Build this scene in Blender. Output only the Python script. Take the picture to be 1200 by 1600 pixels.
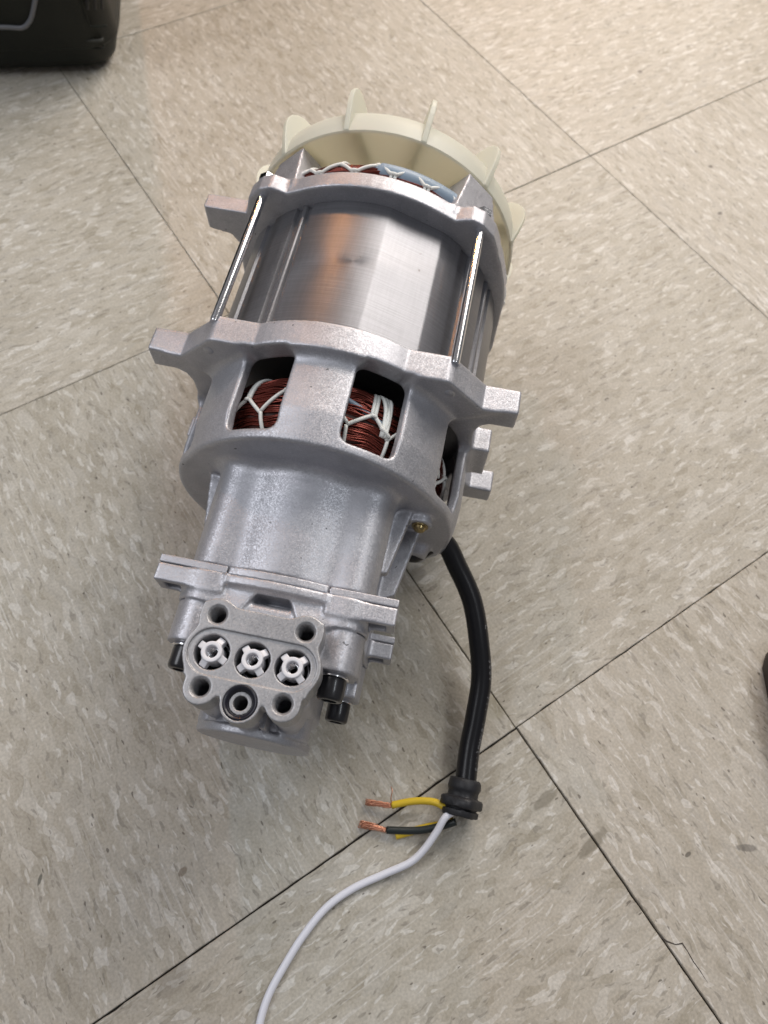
import bpy, bmesh, math, random
import numpy as np
from mathutils import Vector, Matrix

random.seed(7)
rng = np.random.default_rng(7)
for o in list(bpy.data.objects):
    bpy.data.objects.remove(o, do_unlink=True)
SC = bpy.context.scene
COL = SC.collection

# ------------------------------------------------------------------ camera
CAM_POS = Vector((-0.0962467, -0.3085066, 0.3529004))
RIGHT = Vector((0.84111307, -0.53938964, 0.0398449))
DOWN = Vector((-0.4706703, -0.76626365, -0.43738941))
FWD = Vector((0.26645502, 0.34914014, -0.89838905))
cd = bpy.data.cameras.new('camera')
cam = bpy.data.objects.new('camera', cd)
COL.objects.link(cam)
cam.matrix_world = Matrix(((RIGHT.x, -DOWN.x, -FWD.x, CAM_POS.x),
                           (RIGHT.y, -DOWN.y, -FWD.y, CAM_POS.y),
                           (RIGHT.z, -DOWN.z, -FWD.z, CAM_POS.z),
                           (0, 0, 0, 1)))
cd.sensor_fit = 'HORIZONTAL'
cd.sensor_width = 36.0
cd.lens = 1092.957 / 1200 * 36.0
cd.clip_start = 0.01
cd.clip_end = 100
cd.dof.use_dof = True
cd.dof.focus_distance = 0.275
cd.dof.aperture_fstop = 17.0
SC.camera = cam

# ------------------------------------------------------------------ world + lamps
W = bpy.data.worlds.new('World')
SC.world = W
W.use_nodes = True
wn = W.node_tree.nodes['Background']
wn.inputs[0].default_value = (0.84, 0.84, 0.88, 1)
wn.inputs[1].default_value = 0.19

def area(name, loc, target, size, power, color, size_y=None):
    l = bpy.data.lights.new(name, 'AREA')
    l.shape = 'RECTANGLE'
    l.size = size
    l.size_y = size_y or size
    l.energy = power
    l.color = color
    o = bpy.data.objects.new(name, l)
    COL.objects.link(o)
    o.location = loc
    d = Vector(target) - Vector(loc)
    o.rotation_euler = d.to_track_quat('-Z', 'Y').to_euler()
    return o
TG = (0.0, -0.12, 0.05)
area('ceiling_light', (0.90, 0.28, 0.93), TG, 0.80, 11.8, (1.0, 0.94, 0.87), 0.60)
area('ceiling_light', (0.75, -0.70, 1.9), TG, 0.9, 5.0, (0.90, 0.95, 1.0), 0.22)
area('warm_lamp', (1.05, 0.85, 0.75), (0.55, 0.25, 0.0), 0.5, 4.6, (1.0, 0.77, 0.60), 0.3)
area('ceiling_light', (-0.75, 0.55, 1.5), TG, 1.2, 10.5, (0.93, 0.95, 1.0), 0.6)
area('warm_lamp', (0.33, 1.00, 1.00), (0.02, -0.09, 0.12), 0.02, 1.8, (1.0, 0.42, 0.13), 0.13)
SC.view_settings.view_transform = 'Standard'
SC.view_settings.look = 'None'
SC.view_settings.exposure = 0.08
SC.view_settings.gamma = 1.0

# ------------------------------------------------------------------ materials
def newmat(name):
    m = bpy.data.materials.new(name)
    m.use_nodes = True
    nt = m.node_tree
    return m, nt, nt.nodes['Principled BSDF']

def N(nt, kind, **kw):
    n = nt.nodes.new(kind)
    for k, v in kw.items():
        setattr(n, k, v)
    return n

def ramp(nt, src, stops, interp='LINEAR'):
    r = nt.nodes.new('ShaderNodeValToRGB')
    r.color_ramp.interpolation = interp
    el = r.color_ramp.elements
    while len(el) < len(stops):
        el.new(0.5)
    for e, (p, c) in zip(el, stops):
        e.position = p
        e.color = (*c, 1) if len(c) == 3 else c
    nt.links.new(src, r.inputs[0])
    return r.outputs[0]

def mixc(nt, fac, a, b, blend='MIX'):
    m = nt.nodes.new('ShaderNodeMix')
    m.data_type = 'RGBA'
    m.blend_type = blend
    for sock, v in ((m.inputs[0], fac), (m.inputs[6], a), (m.inputs[7], b)):
        if isinstance(v, bpy.types.NodeSocket):
            nt.links.new(v, sock)
        elif isinstance(v, (int, float)):
            sock.default_value = v
        else:
            sock.default_value = (*v, 1)
    return m.outputs[2]

def math_(nt, op, a, b=0.0, c=0.0):
    m = nt.nodes.new('ShaderNodeMath')
    m.operation = op
    for sock, v in zip(m.inputs, (a, b, c)):
        if isinstance(v, bpy.types.NodeSocket):
            nt.links.new(v, sock)
        else:
            sock.default_value = v
    return m.outputs[0]

def simple(name, col, rough=0.5, metal=0.0, bump=0.0, bscale=800, var=0.0, coat=0.0, spec=0.5):
    m, nt, p = newmat(name)
    p.inputs['Base Color'].default_value = (*col, 1)
    p.inputs['Roughness'].default_value = rough
    p.inputs['Metallic'].default_value = metal
    p.inputs['Coat Weight'].default_value = coat
    p.inputs['Specular IOR Level'].default_value = spec
    tc = N(nt, 'ShaderNodeTexCoord')
    if bump or var:
        no = N(nt, 'ShaderNodeTexNoise')
        no.inputs['Scale'].default_value = bscale
        no.inputs['Detail'].default_value = 4
        nt.links.new(tc.outputs['Object'], no.inputs['Vector'])
        if bump:
            b = N(nt, 'ShaderNodeBump')
            b.inputs['Strength'].default_value = bump
            b.inputs['Distance'].default_value = 0.0004
            nt.links.new(no.outputs['Fac'], b.inputs['Height'])
            nt.links.new(b.outputs[0], p.inputs['Normal'])
        if var:
            n2 = N(nt, 'ShaderNodeTexNoise')
            n2.inputs['Scale'].default_value = 60
            n2.inputs['Detail'].default_value = 6
            nt.links.new(tc.outputs['Object'], n2.inputs['Vector'])
            c = ramp(nt, n2.outputs['Fac'], [(0.3, tuple(v * (1 - var) for v in col)), (0.7, tuple(min(1, v * (1 + var)) for v in col))])
            nt.links.new(c, p.inputs['Base Color'])
    return m

def cast_mat(name, col, rough, metal, grain=1.0, gscale=2200):
    """blasted die-cast aluminium: grain, sparkle, faint stains"""
    m, nt, p = newmat(name)
    tc = N(nt, 'ShaderNodeTexCoord')
    p.inputs['Metallic'].default_value = metal
    n1 = N(nt, 'ShaderNodeTexNoise')
    n1.inputs['Scale'].default_value = 35
    n1.inputs['Detail'].default_value = 5
    nt.links.new(tc.outputs['Object'], n1.inputs['Vector'])
    vo = N(nt, 'ShaderNodeTexVoronoi')
    vo.inputs['Scale'].default_value = gscale
    nt.links.new(tc.outputs['Object'], vo.inputs['Vector'])
    sep = N(nt, 'ShaderNodeSeparateColor')
    nt.links.new(vo.outputs['Color'], sep.inputs[0])
    c = ramp(nt, n1.outputs['Fac'], [(0.3, tuple(v * 0.90 for v in col)), (0.7, tuple(min(1, v * 1.06) for v in col))])
    g = ramp(nt, sep.outputs[0], [(0.0, (0.86, 0.86, 0.87)), (0.8, (1.0, 1.0, 1.0)), (1.0, (1.12, 1.12, 1.13))])
    c = mixc(nt, 0.8 * min(1, grain), c, g, 'MULTIPLY')
    n7 = N(nt, 'ShaderNodeTexNoise')
    n7.inputs['Scale'].default_value = 70
    n7.inputs['Detail'].default_value = 3
    n7.inputs['Distortion'].default_value = 1.5
    nt.links.new(tc.outputs['Object'], n7.inputs['Vector'])
    smr = ramp(nt, n7.outputs['Fac'], [(0.35, (0.90, 0.90, 0.91)), (0.55, (1.0, 1.0, 1.0)), (0.75, (1.05, 1.03, 1.04))])
    c = mixc(nt, 0.8, c, smr, 'MULTIPLY')
    # tiny dark pits
    n3 = N(nt, 'ShaderNodeTexNoise')
    n3.inputs['Scale'].default_value = 330
    n3.inputs['Detail'].default_value = 1
    nt.links.new(tc.outputs['Object'], n3.inputs['Vector'])
    pit = ramp(nt, n3.outputs['Fac'], [(0.775, (0, 0, 0)), (0.79, (1, 1, 1))])
    c = mixc(nt, pit, c, tuple(v * 0.35 for v in col))
    nt.links.new(c, p.inputs['Base Color'])
    r = ramp(nt, sep.outputs[1], [(0, (rough - 0.08,) * 3), (1, (rough + 0.10,) * 3)])
    nt.links.new(r, p.inputs['Roughness'])
    # every grain tilts its own way: sparkle
    geo = N(nt, 'ShaderNodeNewGeometry')
    sub = N(nt, 'ShaderNodeVectorMath'); sub.operation = 'SUBTRACT'
    nt.links.new(vo.outputs['Color'], sub.inputs[0]); sub.inputs[1].default_value = (0.5, 0.5, 0.5)
    ma = N(nt, 'ShaderNodeVectorMath'); ma.operation = 'MULTIPLY_ADD'
    nt.links.new(sub.outputs[0], ma.inputs[0]); ma.inputs[1].default_value = (0.15 * grain,) * 3
    nt.links.new(geo.outputs['Normal'], ma.inputs[2])
    nm = N(nt, 'ShaderNodeVectorMath'); nm.operation = 'NORMALIZE'
    nt.links.new(ma.outputs[0], nm.inputs[0])
    nt.links.new(nm.outputs[0], p.inputs['Normal'])
    return m

M_CAST = cast_mat('cast_aluminium', (0.50, 0.503, 0.535), 0.48, 0.69, 0.9, 2400)
M_PUMP = cast_mat('pump_aluminium', (0.50, 0.503, 0.535), 0.45, 0.71, 0.85, 2500)
M_PLATE = cast_mat('milled_aluminium', (0.41, 0.41, 0.42), 0.45, 0.6, 0.8, 2300)
M_ZINC = simple('zinc_steel', (0.78, 0.78, 0.80), 0.16, 1.0, 0.05, 900)
M_BLACKSTEEL = simple('black_oxide_steel', (0.022, 0.022, 0.025), 0.3, 0.35, 0.05, 900, 0, 0.4)
M_BRASS = simple('brass', (0.36, 0.28, 0.14), 0.28, 1.0)
M_COPPER = simple('enamelled_copper', (0.19, 0.042, 0.030), 0.25, 0.7, 0, 0, 0.3)
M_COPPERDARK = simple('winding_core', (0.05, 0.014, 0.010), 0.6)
M_BARE = simple('bare_copper', (0.72, 0.36, 0.24), 0.35, 0.9, 0.2, 3000)
M_LACE = simple('white_lacing', (0.78, 0.79, 0.76), 0.55, 0, 0.3, 2500)
M_SLEEVE = simple('blue_grey_sleeve', (0.27, 0.35, 0.44), 0.42, 0, 0.25, 600, 0.12)
M_RUBBER = simple('cord_rubber', (0.007, 0.007, 0.009), 0.30, 0, 0.02, 700, 0, 0.0, 0.4)
M_GROMMET = simple('grommet_rubber', (0.018, 0.018, 0.021), 0.48, 0, 0.2, 900)
M_YELLOW = simple('yellow_insulation', (0.72, 0.50, 0.03), 0.4)
M_BLACKINS = simple('black_insulation', (0.016, 0.022, 0.022), 0.42)
M_WHITEINS = simple('white_insulation', (0.78, 0.785, 0.86), 0.38)
M_PRINT = simple('cord_print', (0.20, 0.205, 0.22), 0.6)
M_NYLON = simple('white_nylon', (0.74, 0.74, 0.78), 0.42)
M_NYLON.node_tree.nodes['Principled BSDF'].inputs['Subsurface Radius'].default_value = (0.002, 0.002, 0.002)
M_ORING = simple('oring_rubber', (0.012, 0.012, 0.02), 0.28, 0, 0.1, 900)
M_INSUL = simple('slot_paper', (0.62, 0.64, 0.66), 0.6)
M_RED = simple('red_marker', (0.55, 0.22, 0.25), 0.5, 0.3)
M_DARK = simple('dark_interior', (0.02, 0.02, 0.022), 0.6)
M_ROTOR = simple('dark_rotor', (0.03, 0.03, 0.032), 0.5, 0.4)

def fan_mat():
    m, nt, p = newmat('cream_nylon')
    p.inputs['Base Color'].default_value = (0.85, 0.86, 0.79, 1)
    p.inputs['Roughness'].default_value = 0.42
    tr = N(nt, 'ShaderNodeBsdfTranslucent')
    tr.inputs[0].default_value = (0.95, 0.92, 0.80, 1)
    mx = N(nt, 'ShaderNodeMixShader')
    mx.inputs[0].default_value = 0.45
    out = nt.nodes['Material Output']
    nt.links.new(p.outputs[0], mx.inputs[1])
    nt.links.new(tr.outputs[0], mx.inputs[2])
    nt.links.new(mx.outputs[0], out.inputs[0])
    return m
M_FAN = fan_mat()

def stator_mat():
    m, nt, p = newmat('lamination_steel')
    tc = N(nt, 'ShaderNodeTexCoord')
    p.inputs['Metallic'].default_value = 0.68
    p.inputs['Anisotropic'].default_value = 0.5
    mp = N(nt, 'ShaderNodeMapping')
    mp.inputs['Scale'].default_value = (0.02, 1.0, 0.02)
    nt.links.new(tc.outputs['Object'], mp.inputs['Vector'])
    lam = N(nt, 'ShaderNodeTexNoise')          # sheet to sheet
    lam.inputs['Scale'].default_value = 1900
    lam.inputs['Detail'].default_value = 2
    nt.links.new(mp.outputs[0], lam.inputs['Vector'])
    sm = N(nt, 'ShaderNodeTexNoise')
    sm.inputs['Scale'].default_value = 28
    sm.inputs['Detail'].default_value = 6
    sm.inputs['Roughness'].default_value = 0.65
    nt.links.new(tc.outputs['Object'], sm.inputs['Vector'])
    mp2 = N(nt, 'ShaderNodeMapping')
    mp2.inputs['Scale'].default_value = (1.0, 0.08, 1.0)
    nt.links.new(tc.outputs['Object'], mp2.inputs['Vector'])
    dr = N(nt, 'ShaderNodeTexNoise')           # draw marks along the stack
    dr.inputs['Scale'].default_value = 900
    nt.links.new(mp2.outputs[0], dr.inputs['Vector'])
    c = ramp(nt, sm.outputs['Fac'], [(0.25, (0.195, 0.195, 0.21)), (0.75, (0.235, 0.235, 0.25))])
    l = ramp(nt, lam.outputs['Fac'], [(0.3, (0.84, 0.84, 0.84)), (0.7, (1.06, 1.06, 1.06))])
    c = mixc(nt, 0.7, c, l, 'MULTIPLY')
    d = ramp(nt, dr.outputs['Fac'], [(0.3, (0.92, 0.92, 0.92)), (0.7, (1.05, 1.05, 1.05))])
    c = mixc(nt, 0.6, c, d, 'MULTIPLY')
    sp = N(nt, 'ShaderNodeTexNoise')
    sp.inputs['Scale'].default_value = 240
    nt.links.new(tc.outputs['Object'], sp.inputs['Vector'])
    s = ramp(nt, sp.outputs['Fac'], [(0.755, (0, 0, 0)), (0.79, (1, 1, 1))])
    c = mixc(nt, s, c, (0.13, 0.12, 0.12))
    nt.links.new(c, p.inputs['Base Color'])
    r = ramp(nt, sm.outputs['Fac'], [(0.3, (0.33,) * 3), (0.7, (0.38,) * 3)])
    nt.links.new(r, p.inputs['Roughness'])
    b = N(nt, 'ShaderNodeBump')
    b.inputs['Strength'].default_value = 0.11
    b.inputs['Distance'].default_value = 0.0004
    nt.links.new(lam.outputs['Fac'], b.inputs['Height'])
    nt.links.new(b.outputs[0], p.inputs['Normal'])
    return m
M_STATOR = stator_mat()

def on_floor(u, v, z=0.0):      # where a photo pixel meets the floor (layout measurement)
    d = (RIGHT * ((u - 600) / 1092.957) + DOWN * ((v - 800) / 1092.957) + FWD)
    return np.array(CAM_POS + d * ((z - CAM_POS.z) / d.z))
SMUDGES_AND_SHADE = []
for (u, v, lx, ly, ang, colr, wgt) in ((852, 1250, 0.009, 0.0035, 0.1, (0.20, 0.18, 0.14), 0.6), (925, 1318, 0.011, 0.004, 0.1, (0.19, 0.17, 0.13), 0.65), (653, 895, 0.007, 0.006, 0, (0.22, 0.20, 0.18), 0.45),
        (765, 1105, 0.007, 0.012, 0.3, (0.30, 0.27, 0.18), 0.4), (1165, 1325, 0.006, 0.002, -0.6, (0.12, 0.11, 0.10), 0.6), (285, 1362, 0.003, 0.002, 0.4, (0.14, 0.10, 0.06), 0.6), (62, 1375, 0.003, 0.001, 0.9, (0.10, 0.10, 0.08), 0.8),
        (270, 1530, 0.010, 0.007, 0.2, (0.25, 0.225, 0.19), 0.4), (1075, 1335, 0.002, 0.001, 0, (0.07, 0.06, 0.05), 0.7), (690, 1185, 0.012, 0.006, 0.2, (0.24, 0.22, 0.20), 0.3), (1000, 112, 0.003, 0.0025, 0, (0.12, 0.10, 0.09), 0.7), (1125, 333, 0.0025, 0.002, 0, (0.10, 0.09, 0.08), 0.7), (1110, 260, 0.0025, 0.002, 0, (0.14, 0.12, 0.10), 0.7)):  # the faint patch just left of the cord paints its cast shadow
    q = on_floor(u, v)
    SMUDGES_AND_SHADE.append((q[0], q[1], lx, ly, ang, colr, wgt))
def tile_mat():
    m, nt, p = newmat('vinyl_composition_tile')
    tc = N(nt, 'ShaderNodeTexCoord')
    oi = N(nt, 'ShaderNodeObjectInfo')
    off = N(nt, 'ShaderNodeCombineXYZ')
    k = math_(nt, 'MULTIPLY', oi.outputs['Random'], 7.0)
    k2 = math_(nt, 'MULTIPLY', oi.outputs['Random'], 13.0)
    nt.links.new(k, off.inputs[0]); nt.links.new(k2, off.inputs[1])
    add = N(nt, 'ShaderNodeVectorMath')
    nt.links.new(tc.outputs['Object'], add.inputs[0]); nt.links.new(off.outputs[0], add.inputs[1])
    base = add.outputs[0]
    # warp
    wz = N(nt, 'ShaderNodeTexNoise'); wz.inputs['Scale'].default_value = 70; wz.inputs['Detail'].default_value = 2
    nt.links.new(base, wz.inputs['Vector'])
    ws = N(nt, 'ShaderNodeVectorMath'); ws.operation = 'MULTIPLY_ADD'
    nt.links.new(wz.outputs['Color'], ws.inputs[0])
    ws.inputs[1].default_value = (0.0085, 0.0085, 0)
    nt.links.new(base, ws.inputs[2])
    warped = ws.outputs[0]
    def mapped(vec, sx, sy, rot=0.0):
        mp = N(nt, 'ShaderNodeMapping')
        mp.inputs['Scale'].default_value = (sx, sy, 1)
        mp.inputs['Rotation'].default_value = (0, 0, rot)
        nt.links.new(vec, mp.inputs['Vector'])
        return mp.outputs[0]
    # chips: stretched voronoi cells
    v1 = N(nt, 'ShaderNodeTexVoronoi'); v1.inputs['Scale'].default_value = 1
    nt.links.new(mapped(warped, 82, 235), v1.inputs['Vector'])
    s1 = N(nt, 'ShaderNodeSeparateColor'); nt.links.new(v1.outputs['Color'], s1.inputs[0])
    A = (0.472, 0.438, 0.377)
    chips = ramp(nt, s1.outputs[0], [(0.0, (0.347, 0.311, 0.247)), (0.14, (0.432, 0.396, 0.333)), (0.36, A), (0.62, (0.522, 0.492, 0.437)), (0.80, (0.402, 0.377, 0.334)), (0.945, (0.633, 0.611, 0.570))], 'CONSTANT')
    n1 = N(nt, 'ShaderNodeTexNoise'); n1.inputs['Scale'].default_value = 1; n1.inputs['Detail'].default_value = 4; n1.inputs['Roughness'].default_value = 0.65
    nt.links.new(mapped(warped, 55, 160), n1.inputs['Vector'])
    cloud = ramp(nt, n1.outputs['Fac'], [(0.32, (0.326, 0.292, 0.227)), (0.46, A), (0.58, (0.532, 0.502, 0.451)), (0.70, (0.663, 0.646, 0.609))])
    v2 = N(nt, 'ShaderNodeTexVoronoi'); v2.inputs['Scale'].default_value = 1
    nt.links.new(mapped(warped, 150, 370, 0.2), v2.inputs['Vector'])
    s2 = N(nt, 'ShaderNodeSeparateColor'); nt.links.new(v2.outputs['Color'], s2.inputs[0])
    small = ramp(nt, s2.outputs[0], [(0.0, (0.362, 0.332, 0.272)), (0.10, A), (0.55, (0.502, 0.472, 0.416)), (0.80, (0.442, 0.412, 0.356)), (0.955, (0.683, 0.666, 0.629))], 'CONSTANT')
    c = mixc(nt, 0.30, chips, cloud)
    c = mixc(nt, 0.5, c, small)
    # pale slivers
    n2 = N(nt, 'ShaderNodeTexNoise'); n2.inputs['Scale'].default_value = 1; n2.inputs['Detail'].default_value = 2; n2.inputs['Roughness'].default_value = 0.5
    nt.links.new(mapped(warped, 105, 370, 0.25), n2.inputs['Vector'])
    st = ramp(nt, n2.outputs['Fac'], [(0.615, (0, 0, 0)), (0.665, (1, 1, 1))])
    c = mixc(nt, math_(nt, 'MULTIPLY', st, 0.68), c, (0.683, 0.666, 0.629))
    # grey-brown scuffs (dark side of the same slivers)
    st2 = ramp(nt, n2.outputs['Fac'], [(0.335, (1, 1, 1)), (0.375, (0, 0, 0))])
    c = mixc(nt, math_(nt, 'MULTIPLY', st2, 0.65), c, (0.271, 0.249, 0.213))
    # fine dark nicks
    n4 = N(nt, 'ShaderNodeTexNoise'); n4.inputs['Scale'].default_value = 1; n4.inputs['Detail'].default_value = 1
    nt.links.new(mapped(base, 190, 420, 0.6), n4.inputs['Vector'])
    nk = ramp(nt, n4.outputs['Fac'], [(0.725, (0, 0, 0)), (0.765, (1, 1, 1))])
    c = mixc(nt, math_(nt, 'MULTIPLY', nk, 0.7), c, (0.087, 0.071, 0.055))
    # hairline scratches
    gate = N(nt, 'ShaderNodeTexNoise'); gate.inputs['Scale'].default_value = 26; gate.inputs['Detail'].default_value = 0
    nt.links.new(base, gate.inputs['Vector'])
    for rot, lo in ((0.5, 0.50), (-0.9, 0.46)):
        wv = N(nt, 'ShaderNodeTexNoise'); wv.inputs['Scale'].default_value = 1; wv.inputs['Detail'].default_value = 0
        nt.links.new(mapped(base, 11, 700, rot), wv.inputs['Vector'])
        h = ramp(nt, wv.outputs['Fac'], [(0.69, (0, 0, 0)), (0.73, (1, 1, 1))])
        g = ramp(nt, gate.outputs['Fac'], [(lo, (0, 0, 0)), (lo + 0.1, (1, 1, 1))])
        c = mixc(nt, math_(nt, 'MULTIPLY', math_(nt, 'MULTIPLY', h, g), 0.35), c, (0.683, 0.666, 0.637))
    # fine salt and pepper
    n5 = N(nt, 'ShaderNodeTexNoise'); n5.inputs['Scale'].default_value = 800; n5.inputs['Detail'].default_value = 2
    nt.links.new(base, n5.inputs['Vector'])
    f = ramp(nt, n5.outputs['Fac'], [(0.3, (0.84, 0.84, 0.84)), (0.7, (1.12, 1.12, 1.12))])
    c = mixc(nt, 0.9, c, f, 'MULTIPLY')
    # heel scuffs, old stains and the cord's painted shadow, each at its own spot
    gp = N(nt, 'ShaderNodeNewGeometry')
    for (px, py, lx, ly, ang, colr, wgt) in SMUDGES_AND_SHADE:
        mp = N(nt, 'ShaderNodeMapping'); mp.vector_type = 'TEXTURE'
        mp.inputs['Location'].default_value = (px, py, 0)
        mp.inputs['Rotation'].default_value = (0, 0, ang)
        mp.inputs['Scale'].default_value = (lx, ly, 1)
        nt.links.new(gp.outputs['Position'], mp.inputs['Vector'])
        ln = N(nt, 'ShaderNodeVectorMath'); ln.operation = 'LENGTH'
        nt.links.new(mp.outputs[0], ln.inputs[0])
        e = math_(nt, 'ADD', ln.outputs['Value'], math_(nt, 'MULTIPLY_ADD', n1.outputs['Fac'], 1.1, -0.4))
        mk = ramp(nt, e, [(0.75, (1, 1, 1)), (1.0, (0, 0, 0))])
        c = mixc(nt, math_(nt, 'MULTIPLY', mk, wgt), c, colr)
    # traffic grime, world sized blotches
    n6 = N(nt, 'ShaderNodeTexNoise'); n6.inputs['Scale'].default_value = 7; n6.inputs['Detail'].default_value = 4
    nt.links.new(base, n6.inputs['Vector'])
    gr = ramp(nt, n6.outputs['Fac'], [(0.35, (0.93, 0.92, 0.90)), (0.65, (1.03, 1.03, 1.03))])
    c = mixc(nt, 1.0, c, gr, 'MULTIPLY')
    tone = ramp(nt, oi.outputs['Random'], [(0.0, (0.94, 0.94, 0.93)), (0.5, (1.0, 0.995, 0.985)), (1.0, (1.04, 1.03, 1.03))])
    c = mixc(nt, 1.0, c, tone, 'MULTIPLY')
    nt.links.new(c, p.inputs['Base Color'])
    rr = ramp(nt, n6.outputs['Fac'], [(0.3, (0.42,) * 3), (0.7, (0.58,) * 3)])
    nt.links.new(rr, p.inputs['Roughness'])
    p.inputs['Specular IOR Level'].default_value = 0.35
    b = N(nt, 'ShaderNodeBump'); b.inputs['Strength'].default_value = 0.05; b.inputs['Distance'].default_value = 0.0004
    nt.links.new(n5.outputs['Fac'], b.inputs['Height'])
    nt.links.new(b.outputs[0], p.inputs['Normal'])
    return m
M_TILE = tile_mat()
M_GROUT = simple('joint_dirt', (0.075, 0.065, 0.056), 0.9, 0, 0.4, 900, 0.3)
M_CRACK = simple('crack_dirt', (0.06, 0.05, 0.043), 0.9)

# ------------------------------------------------------------------ mesh helpers
def link(name, me, mat, parent=None, smooth=True):
    if smooth:
        me.polygons.foreach_set('use_smooth', np.ones(len(me.polygons), dtype=bool))
    if mat is not None:
        me.materials.append(mat)
    o = bpy.data.objects.new(name, me)
    COL.objects.link(o)
    if parent is not None:
        o.parent = parent
    return o

def mesh(name, verts, faces):
    me = bpy.data.meshes.new(name)
    me.from_pydata([tuple(v) for v in verts], [], [tuple(f) for f in faces])
    me.update()
    return me

def mesh_np(name, V, Q):
    me = bpy.data.meshes.new(name)
    me.vertices.add(len(V)); me.vertices.foreach_set('co', np.asarray(V, np.float32).ravel())
    n = len(Q); k = Q.shape[1]
    me.loops.add(n * k); me.loops.foreach_set('vertex_index', np.asarray(Q, np.int32).ravel())
    me.polygons.add(n)
    me.polygons.foreach_set('loop_start', np.arange(0, n * k, k, dtype=np.int32))
    me.update(calc_edges=True)
    me.validate()
    return me

def sharp(o, deg=35):
    me = o.data
    bm = bmesh.new(); bm.from_mesh(me)
    for e in bm.edges:
        if len(e.link_faces) == 2 and e.calc_face_angle(0) > math.radians(deg):
            e.smooth = False
    bm.to_mesh(me); bm.free()
    return o

def bevel_mod(o, w, seg=2, ang=40):
    b = o.modifiers.new('bevel', 'BEVEL')
    b.width = w; b.segments = seg; b.limit_method = 'ANGLE'; b.angle_limit = math.radians(ang)
    return o

def fix_normals(me):
    bm = bmesh.new(); bm.from_mesh(me)
    bmesh.ops.recalc_face_normals(bm, faces=bm.faces)
    bm.to_mesh(me); bm.free()

def catmull(pts, n=12):
    P = [np.array(p, float) for p in pts]
    P = [2 * P[0] - P[1]] + P + [2 * P[-1] - P[-2]]
    out = []
    for i in range(1, len(P) - 2):
        for j in range(n):
            t = j / n
            a, b, c, d = P[i - 1], P[i], P[i + 1], P[i + 2]
            out.append(0.5 * (2 * b + (c - a) * t + (2 * a - 5 * b + 4 * c - d) * t * t + (3 * b - a - 3 * c + d) * t ** 3))
    out.append(P[-2])
    return np.array(out)

def tube_vf(path, rad, n=10, caps=True, closed=False):
    """path (k,3); rad scalar or (k,); returns verts, quads(list)"""
    P = np.asarray(path, float); k = len(P)
    R = np.full(k, rad) if np.isscalar(rad) else np.asarray(rad)
    T = np.gradient(P, axis=0)
    T /= np.linalg.norm(T, axis=1)[:, None] + 1e-12
    u = np.cross(T[0], [0, 0, 1.0])
    if np.linalg.norm(u) < 1e-3:
        u = np.cross(T[0], [1.0, 0, 0])
    u /= np.linalg.norm(u)
    V = []; fr = []
    for i in range(k):
        u = u - T[i] * (u @ T[i]); u /= np.linalg.norm(u)
        w = np.cross(T[i], u)
        fr.append((u.copy(), w.copy()))
        for j in range(n):
            a = 2 * math.pi * j / n
            V.append(P[i] + R[i] * (math.cos(a) * u + math.sin(a) * w))
    F = []
    for i in range(k - 1):
        for j in range(n):
            a = i * n + j; b = i * n + (j + 1) % n
            F.append((a, b, b + n, a + n))
    if caps:
        F.append(tuple(range(n - 1, -1, -1)))
        F.append(tuple((k - 1) * n + j for j in range(n)))
    return V, F

def tubes_mesh(name, paths, rad, n=6, caps=True):
    V = []; F = []
    for i, p in enumerate(paths):
        r = rad[i] if isinstance(rad, (list, tuple)) else rad
        v, f = tube_vf(p, r, n, caps)
        o = len(V)
        V += v
        F += [tuple(x + o for x in q) for q in f]
    return mesh(name, V, F)

MM = 0.001
def L(x, s, z):                       # motor millimetres -> motor local metres (s runs towards the pump)
    return np.array([x, -s, z]) * MM

def lathe_s(name, prof, mat, parent, cx=0, cz=0, n=48, smooth_deg=35):
    """prof: list of (s, r) millimetres, axis along s through (cx, cz)"""
    V = []; F = []
    k = len(prof)
    for (s, r) in prof:
        for j in range(n):
            a = 2 * math.pi * j / n
            V.append(L(cx + r * math.sin(a), s, cz + r * math.cos(a)))
    for i in range(k - 1):
        for j in range(n):
            a = i * n + j; b = i * n + (j + 1) % n
            F.append((a, b, b + n, a + n))
    F.append(tuple(range(n)))
    F.append(tuple((k - 1) * n + j for j in range(n)))
    me = mesh(name, V, F)
    fix_normals(me)
    o = link(name, me, mat, parent)
    return sharp(o, smooth_deg)

def lathe_z(name, prof, mat, parent, cx, cs, n=40, deg=35, closed=False):
    """prof: list of (r, z); axis vertical through (cx, s=cs)"""
    V = []; F = []
    k = len(prof)
    for (r, z) in prof:
        for j in range(n):
            a = 2 * math.pi * j / n
            V.append(L(cx + r * math.sin(a), cs + r * math.cos(a), z))
    rows = k if closed else k - 1
    for i in range(rows):
        for j in range(n):
            a = i * n + j; b = i * n + (j + 1) % n
            a2 = ((i + 1) % k) * n + j; b2 = ((i + 1) % k) * n + (j + 1) % n
            F.append((a, b, b2, a2))
    if not closed:
        F.append(tuple(range(n)))
        F.append(tuple((k - 1) * n + j for j in range(n)))
    me = mesh(name, V, F)
    fix_normals(me)
    return sharp(link(name, me, mat, parent), deg)

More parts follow.
